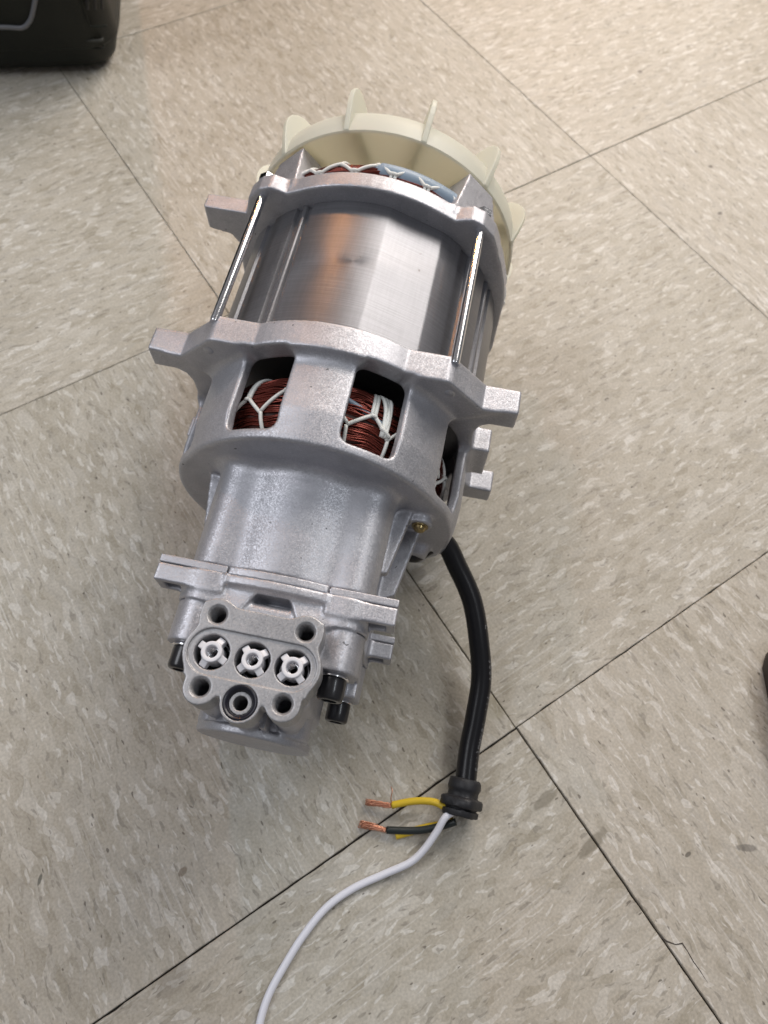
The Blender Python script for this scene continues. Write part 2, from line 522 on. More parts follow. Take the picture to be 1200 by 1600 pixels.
# ---- signed distance fields (numpy) and surface nets, for the castings
def surfnet(name, fn, lo, hi, h, mat, parent):
    """fn(x, s, z) in mm -> distance; bounds lo/hi = (x, s, z)"""
    xs = np.arange(lo[0], hi[0] + h, h, dtype=np.float32)
    ys = np.arange(-hi[1], -lo[1] + h, h, dtype=np.float32)
    zs = np.arange(lo[2], hi[2] + h, h, dtype=np.float32)
    X = xs[:, None, None]; Y = ys[None, :, None]; Z = zs[None, None, :]
    f = np.ascontiguousarray(np.broadcast_to(fn(X, -Y, Z), (len(xs), len(ys), len(zs)))).astype(np.float32)
    neg = f < 0
    nx, ny, nz = f.shape
    cnt = np.zeros((nx - 1, ny - 1, nz - 1), np.int8)
    for a in (0, 1):
        for b in (0, 1):
            for c in (0, 1):
                cnt += neg[a:nx - 1 + a, b:ny - 1 + b, c:nz - 1 + c]
    act = (cnt > 0) & (cnt < 8)
    I, J, K = np.nonzero(act)
    idx = np.full(act.shape, -1, np.int32)
    idx[I, J, K] = np.arange(len(I))
    acc = np.zeros((len(I), 3), np.float32); n = np.zeros(len(I), np.float32)
    corners = [(a, b, c) for a in (0, 1) for b in (0, 1) for c in (0, 1)]
    for a in corners:
        for ax in range(3):
            if a[ax]:
                continue
            b = list(a); b[ax] = 1
            fa = f[I + a[0], J + a[1], K + a[2]]; fb = f[I + b[0], J + b[1], K + b[2]]
            m = (fa < 0) != (fb < 0)
            t = np.where(m, fa / np.where(m, fa - fb, 1), 0)
            pos = np.stack([np.full_like(t, a[0]), np.full_like(t, a[1]), np.full_like(t, a[2])], 1)
            pos[:, ax] += t
            acc += pos * m[:, None]; n += m
    V = acc / n[:, None] + np.stack([I, J, K], 1)
    Q = []
    for ax in range(3):
        o1, o2 = [(1, 2), (2, 0), (0, 1)][ax]
        sl0 = [slice(None)] * 3; sl1 = [slice(None)] * 3
        sl0[ax] = slice(0, -1); sl1[ax] = slice(1, None)
        ch = neg[tuple(sl0)] != neg[tuple(sl1)]
        E = np.array(np.nonzero(ch)).T
        ok = (E[:, o1] > 0) & (E[:, o2] > 0) & (E[:, o1] < f.shape[o1] - 1) & (E[:, o2] < f.shape[o2] - 1)
        E = E[ok]
        def cell(d1, d2):
            c = E.copy(); c[:, o1] += d1; c[:, o2] += d2
            return idx[c[:, 0], c[:, 1], c[:, 2]]
        q = np.stack([cell(-1, -1), cell(0, -1), cell(0, 0), cell(-1, 0)], 1)
        flip = ~neg[E[:, 0], E[:, 1], E[:, 2]]
        q[flip] = q[flip][:, ::-1]
        Q.append(q)
    Q = np.concatenate(Q)
    # pull the vertices onto the field
    G = np.stack(np.gradient(f), -1) if f.size < 3e6 else None
    for it in range(2):
        C = np.clip(V, 0, np.array(f.shape) - 1.001); i0 = C.astype(int); t = C - i0
        val = 0; gr = np.zeros_like(V)
        for a, b, c in corners:
            wx = t[:, 0] if a else 1 - t[:, 0]; wy = t[:, 1] if b else 1 - t[:, 1]; wz = t[:, 2] if c else 1 - t[:, 2]
            fv = f[i0[:, 0] + a, i0[:, 1] + b, i0[:, 2] + c]
            val = val + wx * wy * wz * fv
            gr[:, 0] += (1 if a else -1) * wy * wz * fv
            gr[:, 1] += (1 if b else -1) * wx * wz * fv
            gr[:, 2] += (1 if c else -1) * wx * wy * fv
        g2 = (gr ** 2).sum(1) + 1e-3 * h * h
        stp = -(val / g2)[:, None] * gr
        ln = np.linalg.norm(stp, axis=1, keepdims=True)
        V = V + stp * np.minimum(1, 0.35 / (ln + 1e-9)) * 0.7
    W3 = np.stack([xs[0] + V[:, 0] * h, ys[0] + V[:, 1] * h, zs[0] + V[:, 2] * h], 1) * MM
    me = mesh_np(name, W3, Q)
    return link(name, me, mat, parent)

def smin(a, b, k):
    h = np.maximum(k - np.abs(a - b), 0) / k
    return np.minimum(a, b) - h * h * k * 0.25
def smax(a, b, k):
    return -smin(-a, -b, k)
def mn(*a):
    r = a[0]
    for b in a[1:]:
        r = np.minimum(r, b)
    return r
def box(x, s, z, x0, x1, s0, s1, z0, z1, r=0.0):
    qx = np.abs(x - (x0 + x1) / 2) - (x1 - x0) / 2 + r
    qs = np.abs(s - (s0 + s1) / 2) - (s1 - s0) / 2 + r
    qz = np.abs(z - (z0 + z1) / 2) - (z1 - z0) / 2 + r
    o = np.sqrt(np.maximum(qx, 0) ** 2 + np.maximum(qs, 0) ** 2 + np.maximum(qz, 0) ** 2)
    return o + np.minimum(np.maximum(np.maximum(qx, qs), qz), 0) - r
def ext(d2, s, s0, s1, r=0.0):
    w1 = d2 + r; w2 = np.abs(s - (s0 + s1) / 2) - (s1 - s0) / 2 + r
    return np.minimum(np.maximum(w1, w2), 0) + np.sqrt(np.maximum(w1, 0) ** 2 + np.maximum(w2, 0) ** 2) - r
def cyl_s(x, s, z, cx, cz, r, s0, s1, rd=0.0):
    return ext(np.hypot(x - cx, z - cz) - r, s, s0, s1, rd)
def cyl_z(x, s, z, cx, cs, r, z0, z1, rd=0.0):
    return ext(np.hypot(x - cx, s - cs) - r, z, z0, z1, rd)
def poly2(pts, a, b):
    """signed distance to polygon in plane coordinates a, b (arrays broadcast together)"""
    a, b = np.broadcast_arrays(a, b)
    d = np.full(a.shape, 1e9, np.float32); sg = np.ones(a.shape, np.float32)
    n = len(pts)
    for i in range(n):
        x0, y0 = pts[i]; x1, y1 = pts[i - 1]
        ex, ey = x1 - x0, y1 - y0
        wx, wy = a - x0, b - y0
        t = np.clip((wx * ex + wy * ey) / (ex * ex + ey * ey + 1e-9), 0, 1)
        d = np.minimum(d, (wx - ex * t) ** 2 + (wy - ey * t) ** 2)
        c1 = b >= y0; c2 = b < y1; c3 = ex * wy > ey * wx
        m = (c1 & c2 & c3) | (~c1 & ~c2 & ~c3)
        sg = np.where(m, -sg, sg)
    return sg * np.sqrt(d)
def arc(r, a0, a1, n):
    return [(r * math.sin(math.radians(a0 + (a1 - a0) * i / n)), r * math.cos(math.radians(a0 + (a1 - a0) * i / n))) for i in range(n + 1)]

# ------------------------------------------------------------------ floor
T = 0.3048
floor = link('floor', mesh('floor', [(-3, -3, -0.0024), (3, -3, -0.0024), (3, 3, -0.0024), (-3, 3, -0.0024)], [(0, 1, 2, 3)]), M_GROUT)
floor['kind'] = 'structure'
def tile_mesh(w):
    h = w / 2; c = 0.0004; z0 = -0.0022; n = 64
    base = []                                   # worn, slightly ragged outline
    for (ax, ay, bx, by) in ((-h, -h, h, -h), (h, -h, h, h), (h, h, -h, h), (-h, h, -h, -h)):
        nx, ny = (ay - by) / w, (bx - ax) / w    # inward normal
        for k in range(n):
            t = k / n
            q = abs(random.gauss(0, 0.00009)) + (random.random() < 0.05) * random.uniform(0.0001, 0.0004)
            if k == 0:
                q = 0.0001
            base.append((ax + (bx - ax) * t + nx * q, ay + (by - ay) * t + ny * q, q))
    V = []
    m = len(base)
    for (ins, z) in ((0.0, z0), (0.0, -c), (c * 0.7, 0.0)):
        for x, y, q in base:
            s_ = 1 - (ins + q * 0.6 * (z == 0.0)) / h
            V.append((x * s_, y * s_, z))
    F = []
    for k in (0, m):
        for i in range(m):
            F.append((k + i, k + (i + 1) % m, k + m + (i + 1) % m, k + m + i))
    F.append(tuple(2 * m + i for i in range(m)))
    me = mesh('tile', V, F)
    me.materials.append(M_TILE)
    return me
TMS = [tile_mesh(T - 0.00026) for _ in range(4)]
tiles = {}
for i in range(-3, 5):
    for j in range(-3, 6):
        t = bpy.data.objects.new('tile', TMS[random.randrange(4)])
        COL.objects.link(t)
        t.parent = floor
        q = 1 if (i + j) % 2 == 0 else 0
        t.rotation_euler = (0, 0, math.radians(90 * (q + 2 * random.randint(0, 1)) + random.uniform(-0.06, 0.06)))
        t.location = ((i + 0.5) * T + random.uniform(-1, 1) * 0.0001, (j + 0.5) * T + random.uniform(-1, 1) * 0.0001, 0)
        if (i, j) == (0, -2):
            t.location.x += 0.00045          # wider joints at the lower tiles
        if (i, j) == (-1, -2):
            t.location.y -= 0.00040
        tiles[(i, j)] = t

# crack running off the joint, lower right
ck = [on_floor(u, v) for u, v in ((1030, 1462), (1042, 1471), (1056, 1476), (1066, 1474), (1074, 1486), (1083, 1502), (1094, 1517), (1106, 1536))]
tl = tiles[(0, -2)]
bpy.context.view_layer.update()
TI = tl.matrix_world.inverted()
V = []; F = []
for i, p_ in enumerate(ck):
    t_ = ck[min(i + 1, len(ck) - 1)] - ck[max(i - 1, 0)]; t_ /= np.linalg.norm(t_)
    nn = np.array((-t_[1], t_[0], 0)); w_ = 0.00024 * (1.2, 1.5, 0.9, 1.6, 0.8, 1.0, 0.7, 0.1)[i]
    for sg, zz in ((-1, 0.00005), (0, 0.00012), (1, 0.00005)):
        V.append(tuple(TI @ Vector(tuple(p_ + nn * sg * w_ + np.array((0, 0, zz))))))
    if i:
        for k in (0, 1):
            a = (i - 1) * 3 + k
            F.append((a, a + 3, a + 4, a + 1))
link('crack', mesh('crack', V, F), M_CRACK, tl)

# ------------------------------------------------------------------ motor and pump
root = bpy.data.objects.new('motor_pump', None)
COL.objects.link(root)
FX = Vector((0.72039743, -0.69340427, 0.01476688))
FS = Vector((-0.69313574, -0.72053792, -0.01969675))
FZ = Vector((-0.02429791, -0.00395404, 0.99969694))
FO = Vector((-0.00226995, -0.14337453, 0.06833885))
root.matrix_world = Matrix(((FX.x, -FS.x, FZ.x, FO.x), (FX.y, -FS.y, FZ.y, FO.y), (FX.z, -FS.z, FZ.z, FO.z), (0, 0, 0, 1)))
root['label'] = 'bare silver electric motor with pump head, cream fan and black cord on tiled floor'
root['category'] = 'electric motor'

# --- stator: laminated stack with flats and weld grooves
def stator():
    n = 720
    prof = []
    for i in range(n):
        th = -180 + 360 * i / n
        r = 65.4
        u = (th + 180) % 90 - 0      # repeat each quarter turn
        loc = (th - 20 + 45) % 90 - 45        # flat centred on 20, 110, ...
        if abs(loc) < 11.5:
            r = min(r, 65.4 * math.cos(math.radians(11.5)) / math.cos(math.radians(loc)) + 0.05)
        g = (th + 27 + 45) % 90 - 45          # weld groove at -27
        if abs(g) < 3.6:
            r -= 1.7
            if abs(g) < 1.3:
                r += 1.5 * math.sqrt(max(0, 1 - (g / 1.3) ** 2)) + 0.4
        g2 = (th - 44 + 45) % 90 - 45         # shallow step beneath the tie rods
        if abs(g2) < 3.0:
            r -= 1.2
        prof.append((r * math.sin(math.radians(th)), r * math.cos(math.radians(th))))
    V = []; F = []
    ss = (-72.0, -71.6, 1.0)
    for k, s in enumerate(ss):
        sc = 0.995 if k == 0 else 1
        V += [L(x * sc, s, z * sc) for x, z in prof]
    for k in range(2):
        for i in range(n):
            a = k * n + i; b = k * n + (i + 1) % n
            F.append((a, b, b + n, a + n))
    F.append(tuple(range(n))); F.append(tuple(2 * n + i for i in range(n)))
    me = mesh('stator', V, F); fix_normals(me)
    return sharp(link('stator', me, M_STATOR, root), 14)
stator()

# --- front bracket casting: flange, windowed bell, gearbox neck
half = [(31.0, 60.0), (48.3, 60.0), (50.2, 59.0), (64.5, 45.2), (79.7, 45.2), (79.7, 33.7), (69.5, 33.5), (65.8, 31.0), (64.0, 26.0), (63.6, 18.0),
        (64.2, 0.0), (63.6, -12.0), (64.5, -21.0), (68.5, -25.4), (79.7, -25.6), (79.7, -36.9), (65.0, -36.9), (49.5, -55.5), (47.0, -58.0), (33.0, -59.0)]
top = arc(67.6, 0, 27.0, 8)
bot = arc(67.2, 180, 151, 8)
rightside = top[:-1] + half
leftside = [(-x, z) for x, z in rightside]
outline = rightside + bot[::-1] + [(-x, z) for x, z in bot[1:]] + leftside[::-1][:-1]
NB = 8
def f_front(x, s, z):
    r = np.hypot(x, z)
    fl = ext(poly2(outline, x, z), s, 0.0, 12.7, 0.5)
    fl = np.minimum(fl, box(x, s, z, 58, 72.6, 0.2, 12.5, -9, 13, 0.6))
    Rb = np.where(s < 38, 62.6, 62.6 - (s - 38) * 0.13) + 1.3 * np.clip((np.abs(np.arctan2(x, z)) - 1.05) * 6, 0, 1)
    bell = smax(smax(r - Rb, s - 52.0, 1.6), 3 - s, 0.5)
    d = smin(fl, bell, 5.0)
    # gearbox neck
    t = np.clip((s - 50) / 47.0, 0, 1)
    dome = np.hypot(x, z + 4.0) - (45.2 - 3.2 * t)
    dome = smax(dome, np.abs(x) - 30.0, 4)
    dome = np.maximum(dome, -z - 5)
    br = 9.6 - 0.9 * t
    b1 = np.hypot(np.abs(x) - 27.3, z - 26.8) - br
    b2 = np.hypot(np.abs(x) - 27.3, z + 24.0) - br
    body = np.maximum(np.abs(x) - (36.0 - 0.6 * t), np.abs(z - 1.0) - 27.0)
    neck2 = smin(smin(dome, b1, 7.0), smin(body, b2, 2.0), 3.0)
    neck = ext(neck2, s, 44.0, 96.7, 0.3)
    d = smin(d, neck, 5.5)
    # gusset ribs at both sides of the neck
    rib = []
    for (zt, zb, xa, xb, se) in ((20.0, 15.5, 44.6, 38.8, 82.0), (2.0, -2.5, 49.0, 42.6, 87.0)):
        xe = xa + (xb - xa) * (s - 51.0) / (se - 51.0)
        rr = np.maximum(np.maximum(np.abs(x) - xe, np.abs(z - (zt + zb) / 2) - (zt - zb) / 2), np.maximum(48 - s, s - se + np.maximum(0, (np.abs(x) - 37.5)) * 0.5))
        rr = np.maximum(rr, 30 - np.abs(x))
        rib.append(rr)
    d = smin(d, np.minimum(*rib), 0.8)
    # cord clamp pad and screw boss, lower right
    d = smin(d, box(x, s, z, 38, 62.5, 20, 50.5, -30, 8, 5), 5)
    d = smin(d, cyl_s(x, s, z, 48.2, 15.0, 5.0, 48, 56.0, 0.4), 1.5)
    d = smin(d, box(x, s, z, 42, 54, 46, 58, -26, -11, 4), 3)
    # hollow
    inner = np.maximum(np.maximum(r - (Rb - 4.4), s - 48.0), -1 - s)
    d = smax(d, -inner, 0.6)
    # vent windows
    ang = np.arctan2(x, z)
    stp = 2 * math.pi / NB
    a = (np.mod(ang, stp) - stp / 2) * 62.0
    qa = np.abs(a) - 11.6 + 4.0
    qs = np.abs(s - 29.6) - 17.9 + 4.0
    win = np.minimum(np.maximum(qa, qs), 0) + np.hypot(np.maximum(qa, 0), np.maximum(qs, 0)) - 4.0
    win = np.maximum(win, 42 - r)
    d = smax(d, -win, 1.0)
    return d
FRONT = surfnet('front_bracket', f_front, (-81.5, -1.5, -69.5), (81.5, 98.5, 69.5), 0.75, M_CAST, root)
for sx in (-50.8, 50.3):
    lathe_s('ejector_mark', [(12.2, 2.2), (12.75, 2.2), (12.95, 1.9)], M_CAST, FRONT, sx, 52.4, 24)

# --- rear bracket
rt = arc(73.4, 0, 31.0, 8)
rhalf_r = rt[:-1] + [(38.5, 63.2), (41.5, 64.2), (46.0, 65.2), (51.0, 63.2), (56.7, 57.4), (59.6, 50.5), (60.6, 46.8), (62.6, 42.0), (66.2, 30.0), (68.0, 18.0), (68.0, 0), (68.0, -18), (64.5, -34), (60, -48), (55, -56), (46, -61), (36, -60)]
rb = arc(67.6, 180, 148, 8)
rhalf_l = rt[:-1] + [(38.5, 63.2), (41.5, 64.2), (46.0, 65.2), (51.0, 63.2), (56.7, 57.4), (59.0, 48.2), (79.9, 48.2), (79.9, 35.5), (69.0, 33.5), (65.5, 28.0), (66.5, 14.0), (67.0, 0), (66.5, -18), (64, -34), (60, -48), (55, -56), (46, -61), (36, -60)]
routline = rhalf_r + rb[::-1] + [(-x, z) for x, z in rb[1:]] + [(-x, z) for x, z in rhalf_l[::-1]][:-1]
def f_rear(x, s, z):
    r = np.hypot(x, z)
    fl = ext(poly2(routline, x, z), s, -79.4, -70.3, 0.6)
    fl = np.maximum(fl, -(r - 60.0))
    d = fl
    # four legs sweeping back to the bearing ring
    for a0 in (42, -42, 138, -138):
        ca, sa = math.cos(math.radians(a0)), math.sin(math.radians(a0))
        u = x * sa + z * ca            # radial along the leg
        v = x * ca - z * sa            # across
        t = np.clip((s + 79.0) / -27.0, 0, 1)
        ro = 71.5 - 1.5 * t
        leg = smax(np.maximum(np.abs(v) - (15.0 - 6.0 * t), u - ro), np.maximum(20 - u, np.maximum(s + 76.0, -108.5 - s)), 1.2)
        cut = np.maximum(u - (66.0 - 8.0 * t), -104.0 - s)   # hollow beneath for the winding
        leg = smax(leg, -cut, 2.0)
        d = smin(d, leg, 3.0)
    hub = ext(r - 30, s, -107, -101, 1)
    d = smin(d, hub, 3.0)
    return d
surfnet('rear_bracket', f_rear, (-81.5, -109, -69.5), (71, -69, 75.5), 0.8, M_CAST, root)

# --- tie rods with nuts
for (bx, bz) in ((-50, 58.9), (50, 58.9), (-50, -56), (50, -56)):
    rod = lathe_s('tie_rod', [(-84.5, 1.6), (-84.0, 2.0), (2.0, 2.0), (3.0, 1.8)], M_ZINC, root, bx, bz, 20)
    V = []
    hexn = lathe_s('nut', [(-83.0, 3.7), (-82.4, 4.2), (-80.0, 4.2), (-79.3, 4.2)], M_ZINC, rod, bx, bz, 6, 30)

# --- windings: a dark core, strands laid over it, white lacing
def coil_surface(th, u, side):
    """u in 0..1 across the outside of the end winding; side=+1 front, -1 rear"""
    a = math.pi * (1.04 - 1.15 * u)
    if side > 0:
        r = 45.0 + 9.5 * math.sin(a); s = 29.0 - 15.0 * math.cos(a)
    else:
        r = 56.5 + 11.0 * math.sin(a); s = -88.0 + 9.5 * math.cos(a)
    return r, s

def winding(side):
    rows = 26; nth = 96
    V = []; F = []
    us = [i / (rows - 1) for i in range(rows)]
    for i in range(nth):
        th = 2 * math.pi * i / nth
        for u in us:
            r, s = coil_surface(th, u, side)
            r -= 0.7
            V.append(L(r * math.sin(th), s, r * math.cos(th)))
        r, s = coil_surface(th, 1, side)
        V.append(L(36 * math.sin(th), s, 36 * math.cos(th)))
        r, s = coil_surface(th, 0, side)
        V.append(L(36 * math.sin(th), s, 36 * math.cos(th)))
    k = rows + 2
    for i in range(nth):
        for j in range(k):
            a = i * k + j; b = i * k + (j + 1) % k
            c = ((i + 1) % nth) * k
            F.append((a, b, c + (j + 1) % k, c + j))
    me = mesh('winding', V, F); fix_normals(me)
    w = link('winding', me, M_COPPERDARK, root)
    # strands
    paths = []
    a0, a1 = (-100, 112)
    for layer in range(2):
        nw = 52 if side > 0 else 40
        for i in range(nw):
            u0 = (i + 0.5 + random.uniform(-0.4, 0.4)) / nw
            amp = [random.gauss(0, q) for q in (0.022, 0.012, 0.004, 0.0015)]
            ph = [random.uniform(0, 6.28) for _ in range(4)]
            P = []
            gap = random.random() < 0.0
            for q in range(107):
                th = math.radians(a0 + (a1 - a0) * q / 106)
                pinch = 0.07 * math.cos(th * 360 / 19.0 + 1.1)      # strands bunch towards each lacing
                u = u0 + (u0 - 0.45) * pinch + sum(a * math.sin(f * th + p) for a, p, f in zip(amp, ph, (3, 7, 13, 23)))
                u = min(1.05, max(-0.02, u))
                r, s = coil_surface(th, u, side)
                r += -0.45 + 0.5 * layer + 0.3 * math.sin(5 * th + ph[0]) + 0.25 * math.cos(th * 360 / 19.0)
                P.append(L(r * math.sin(th), s, r * math.cos(th)))
            paths.append(P)
    st = link('wire_strands', tubes_mesh('wire_strands', paths, 0.40 * MM, 6, False), M_COPPER, w)
    st['kind'] = 'stuff'
    # lacing
    def on(thd, u, lift=0.9):
        th = math.radians(thd)
        r, s = coil_surface(th, u, side)
        r += lift
        return L(r * math.sin(th), s, r * math.cos(th))
    pitch = 19.0 if side > 0 else 14.0
    for k in range(-6, 7):
        c = k * pitch + (4.0 if side > 0 else 6.0)
        j = random.uniform(-1.2, 1.2)
        lo_u = 0.50 + random.uniform(-0.04, 0.04); hi_u = 0.36 + random.uniform(-0.04, 0.03)
        A = c - pitch * 0.5; B = c + pitch * 0.5
        ps = []
        seg = lambda t0, u0, t1, u1, lift=1.0: [on(t0 + (t1 - t0) * q / 10, u0 + (u1 - u0) * q / 10, lift + 0.25 * math.sin(q / 10 * math.pi)) for q in range(11)]
        ps.append(seg(A, hi_u, c - 1.0 + j, lo_u))
        ps.append(seg(c + 1.0 + j, lo_u, B, hi_u))
        ps.append(seg(c - 1.1 + j, lo_u, c + 1.1 + j, lo_u, 1.4))
        e = c + random.uniform(-2, 4)
        for dlt in (-0.75, 0.75):
            ps.append([on(c + j * (1 - q / 12) + (e - c) * (q / 12) ** 1.5 + dlt, lo_u + (1.02 - lo_u) * q / 12, 0.8) for q in range(13)])
        ps.append(seg(A, hi_u, A + 2.0, 0.02))
        if k == 1 and side > 0:
            for dd, e0 in ((-5.0, 6.5), (-3.2, 6.0), (-1.0, 7.0), (1.4, 7.6)):
                ps.append([on(c + e0 + dd * (q / 12) ** 1.4, 0.34 + 0.7 * q / 12, 1.3 + 0.3 * math.sin(q + dd)) for q in range(13)])
            ps.append(seg(c + 4.5, 0.40, c + 9.5, 0.36, 1.8))
        lc = link('lacing', tubes_mesh('lacing', ps, 0.80 * MM, 8, True), M_LACE, w)
    return w
WF = winding(1)
WR = winding(-1)
# blue-grey sleeved lead lying on the rear winding, right half; slot paper glimpsed at the front
P = []
for q in range(41):
    th = math.radians(-3 + 42 * q / 40)
    P.append(L(65.2 * math.sin(th), -90.0, 65.2 * math.cos(th)))
Pr = [(4.3 * min(1, 0.35 + q / 6) * min(1, 0.35 + (40 - q) / 6)) * MM for q in range(41)]
vv, ff = tube_vf(P, np.array(Pr), 20, True)
sl = link('sleeved_lead', mesh('sleeved_lead', vv, ff), M_SLEEVE, WR)
P2 = []
for q in range(33):
    th = math.radians(11 + 21 * q / 32)
    P2.append(L(53.6 * math.sin(th), 24.5 + 0.2 * q, 53.6 * math.cos(th)))
link('sleeved_lead', tubes_mesh('sleeved_lead', [P2], 1.3 * MM, 14, True), M_SLEEVE, WF)
# rotor body that closes the view through the windows
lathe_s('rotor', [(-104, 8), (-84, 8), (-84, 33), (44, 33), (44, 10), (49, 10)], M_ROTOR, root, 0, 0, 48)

# --- fan
def fan():
    V = []; F = []
    n = 96
    prof = [(-109.4, 70.7), (-109.2, 71.5), (-109.5, 72.2), (-115, 72.3), (-121.5, 72.0), (-124.0, 70.0), (-127.5, 50), (-129.0, 28), (-128.5, 14), (-134, 14), (-134, 5),
            (-116, 5), (-116, 12), (-126.0, 13), (-126.6, 28), (-125.3, 50), (-122.0, 68.8), (-120.5, 70.2), (-115, 70.6)]
    k = len(prof)
    for (s, r) in prof:
        for j in range(n):
            a = 2 * math.pi * j / n
            V.append(L(r * math.sin(a), s, r * math.cos(a)))
    for i in range(k):
        for j in range(n):
            a = i * n + j; b = i * n + (j + 1) % n
            c = ((i + 1) % k) * n
            F.append((a, b, c + (j + 1) % n, c + j))
    me = mesh('fan', V, F); fix_normals(me)
    fo = sharp(link('fan', me, M_FAN, root), 40)
    fo.location = (-0.0012, 0, 0.0010)
    fo.scale = (0.975, 1, 0.975)
    # blade: outline in (radius, s), with rounded tip, thin, slightly twisted
    out = [(71.6, -109.6), (72.6, -109.6), (74.0, -114), (75.6, -119), (76.9, -124), (77.4, -128), (77.2, -131.5), (75.8, -134.8), (73.0, -137.6), (69.0, -139.4)]
    out += [(62, -139.5), (50, -137.5), (38, -133.5), (30, -130), (30, -128.6), (50, -126.8), (69.5, -123.6), (71.6, -121.5), (71.7, -115)]
    # quad-strip the outline between two thickness sides
    bmv = []
    nV = len(out)
    V = []
    for sgn in (-1, 1):
        for (r, s) in out:
            th = 1.5 + 0.012 * (s + 109.6)                      # thins towards the back
            V.append(L(sgn * th, s, r))
    F = [tuple(range(nV)), tuple(range(2 * nV - 1, nV - 1, -1))]
    for i in range(nV):
        a, b = i, (i + 1) % nV
        F.append((a, b, b + nV, a + nV))
    bme = mesh('fan_blade', V, F); fix_normals(bme)
    bm = bmesh.new(); bm.from_mesh(bme); bmesh.ops.triangulate(bm, faces=[f for f in bm.faces if len(f.verts) > 4]); bm.to_mesh(bme); bm.free()
    bme.materials.append(M_FAN)
    for kk in range(12):
        b = bpy.data.objects.new('fan_blade', bme)
        COL.objects.link(b)
        b.parent = fo
        b.rotation_euler = (0, math.radians(15 + 30 * kk), 0)
        m = b.modifiers.new('bevel', 'BEVEL'); m.width = 0.0005; m.segments = 2; m.limit_method = 'ANGLE'; m.angle_limit = math.radians(50)
    return fo
fan()

# --- pump: thin adapter plate and pump body casting
def neck_section(x, z, grow=0.0):
    dome = (z - (38.5 + grow - x * x / 200.0))
    dome = smax(dome, np.abs(x) - 19.5, 1.0)
    dome = np.maximum(dome, -z - 5)
    b1 = np.hypot(np.abs(x) - 27.6, z - 27.0) - 9.3
    b2 = np.hypot(np.abs(x) - 27.6, z + 24.0) - 9.3
    body = np.maximum(np.abs(x) - 35.6, np.abs(z - 1.0) - 27.0)
    fill = np.maximum(np.maximum(np.abs(x) - 27, z - 33.5), -z)
    return dome, smin(smin(smin(b1, body, 3.0), b2, 2.0), fill, 4.0)
def lugs(x, s, z, s0, s1):
    a = np.maximum(np.maximum(np.abs(x) - 46.4, 20 - np.abs(x)), np.abs(z - 30.8) - 5.7)
    b = np.maximum(np.maximum(np.abs(x) - 46.6, 20 - np.abs(x)), np.abs(z + 22.6) - 5.7)
    return ext(np.minimum(a, b), s, s0, s1, 0.3)
def f_adapt(x, s, z):
    dm, bd = neck_section(x, z, 0.3)
    d = ext(np.minimum(dm, bd), s, 97.0, 100.1, 0.2)
    return mn(d, lugs(x, s, z, 97.0, 100.1))
surfnet('adapter_plate', f_adapt, (-48, 96.2, -35), (48, 100.9, 41), 0.42, M_PUMP, root)
def f_pump(x, s, z):
    dm, bd = neck_section(x, z, 0.3)
    d = ext(bd, s, 100.3, 111.6, 0.25)
    strip = ext(dm, s, 100.3, 103.4, 0.5)
    d = np.minimum(d, strip)
    mid = (z - (36.2 - x * x / 260.0)) + 0 * s              # lower shoulder in front of the raised strip
    mid = np.maximum(np.maximum(mid, np.abs(x) - 30), -z - 5)
    d = smin(d, ext(mid, s, 100.3, 112.6, 0.5), 4.0)
    d = smin(d, lugs(x, s, z, 100.3, 107.4), 2.5)
    # trapezoid notch
    ws = 6.4 + np.clip((s - 105.4), 0, 6) * 0.7
    notch = np.maximum(np.maximum(np.abs(x + 0.3) - ws, 105.2 - s), 16 - z)
    d = smax(d, -notch, 0.6)
    d = np.minimum(d, cyl_s(x, s, z, 0, 6, 20.0, 100, 125))
    # lug pockets on the front face
    for sx in (-1, 1):
        for zc in (30.4, -22.8):
            d = np.maximum(d, -box(x * sx, s, z, 36.5, 43.0, 104.6, 109, zc - 3.4, zc + 3.4, 0.4))
    # screw bosses and crank case in front of the seam
    seam = ext(smin(smin(np.hypot(np.abs(x) - 27.9, z - 27.0) - 8.5, np.maximum(np.abs(x) - 35.0, np.abs(z - 1.5) - 25.0), 2.0),
                    np.hypot(np.abs(x) - 27.9, z + 24.0) - 8.5, 1.5), s, 111.9, 127.4, 0.35)
    d = np.minimum(d, seam)
    d = smin(d, box(x, s, z, -22, 22, 108, 143, -20, 35, 3), 2.5)
    lowcut = box(x, s, z, 30.5, 40, 121, 130, -12, 16, 0.5)
    d = smax(d, -lowcut, 0.8)
    # end cap with lip and ribs
    cap = cyl_s(x, s, z, -0.8, -4, 21.6, 120, 150.2, 0.6)
    lip = cyl_s(x, s, z, -0.8, -4, 22.8, 150.4, 154.0, 0.8)
    lip = np.minimum(lip, cyl_s(x, s, z, -14.5, 2, 8.4, 120, 150.8, 0.5))
    d = mn(d, cap, lip)
    for rx in (-5.5, 6.5):
        d = smin(d, box(x, s, z, rx - 1.1, rx + 1.1, 120, 151, 0, 27, 0.3), 0.8)
    d = smax(d, -box(x, s, z, -4.2, 5.2, 143.5, 149, 12, 40, 1.0), 0.8)
    d = smin(d, cyl_s(x, s, z, 13.0, 6, 8.8, 120, 151, 1), 1.0)
    # manifold screw columns
    for cx, cs in ((-14.4, 143.8), (14.4, 143.8), (0, 146.0)):
        d = smin(d, cyl_z(x, s, z, cx, cs, 5.6, 14, 36, 0.4), 1.5)
    for cx, cs in ((-16.1, 118.1), (16.1, 118.1), (-14.5, 143.8), (14.5, 143.8), (0.2, 146.2)):
        d = np.maximum(d, -cyl_z(x, s, z, cx, cs, 2.9, 18, 40))
    for cx in (-14.4, 0.2, 14.5):
        d = np.maximum(d, -cyl_z(x, s, z, cx, 131.2, 6.2, 24, 40))
    return d
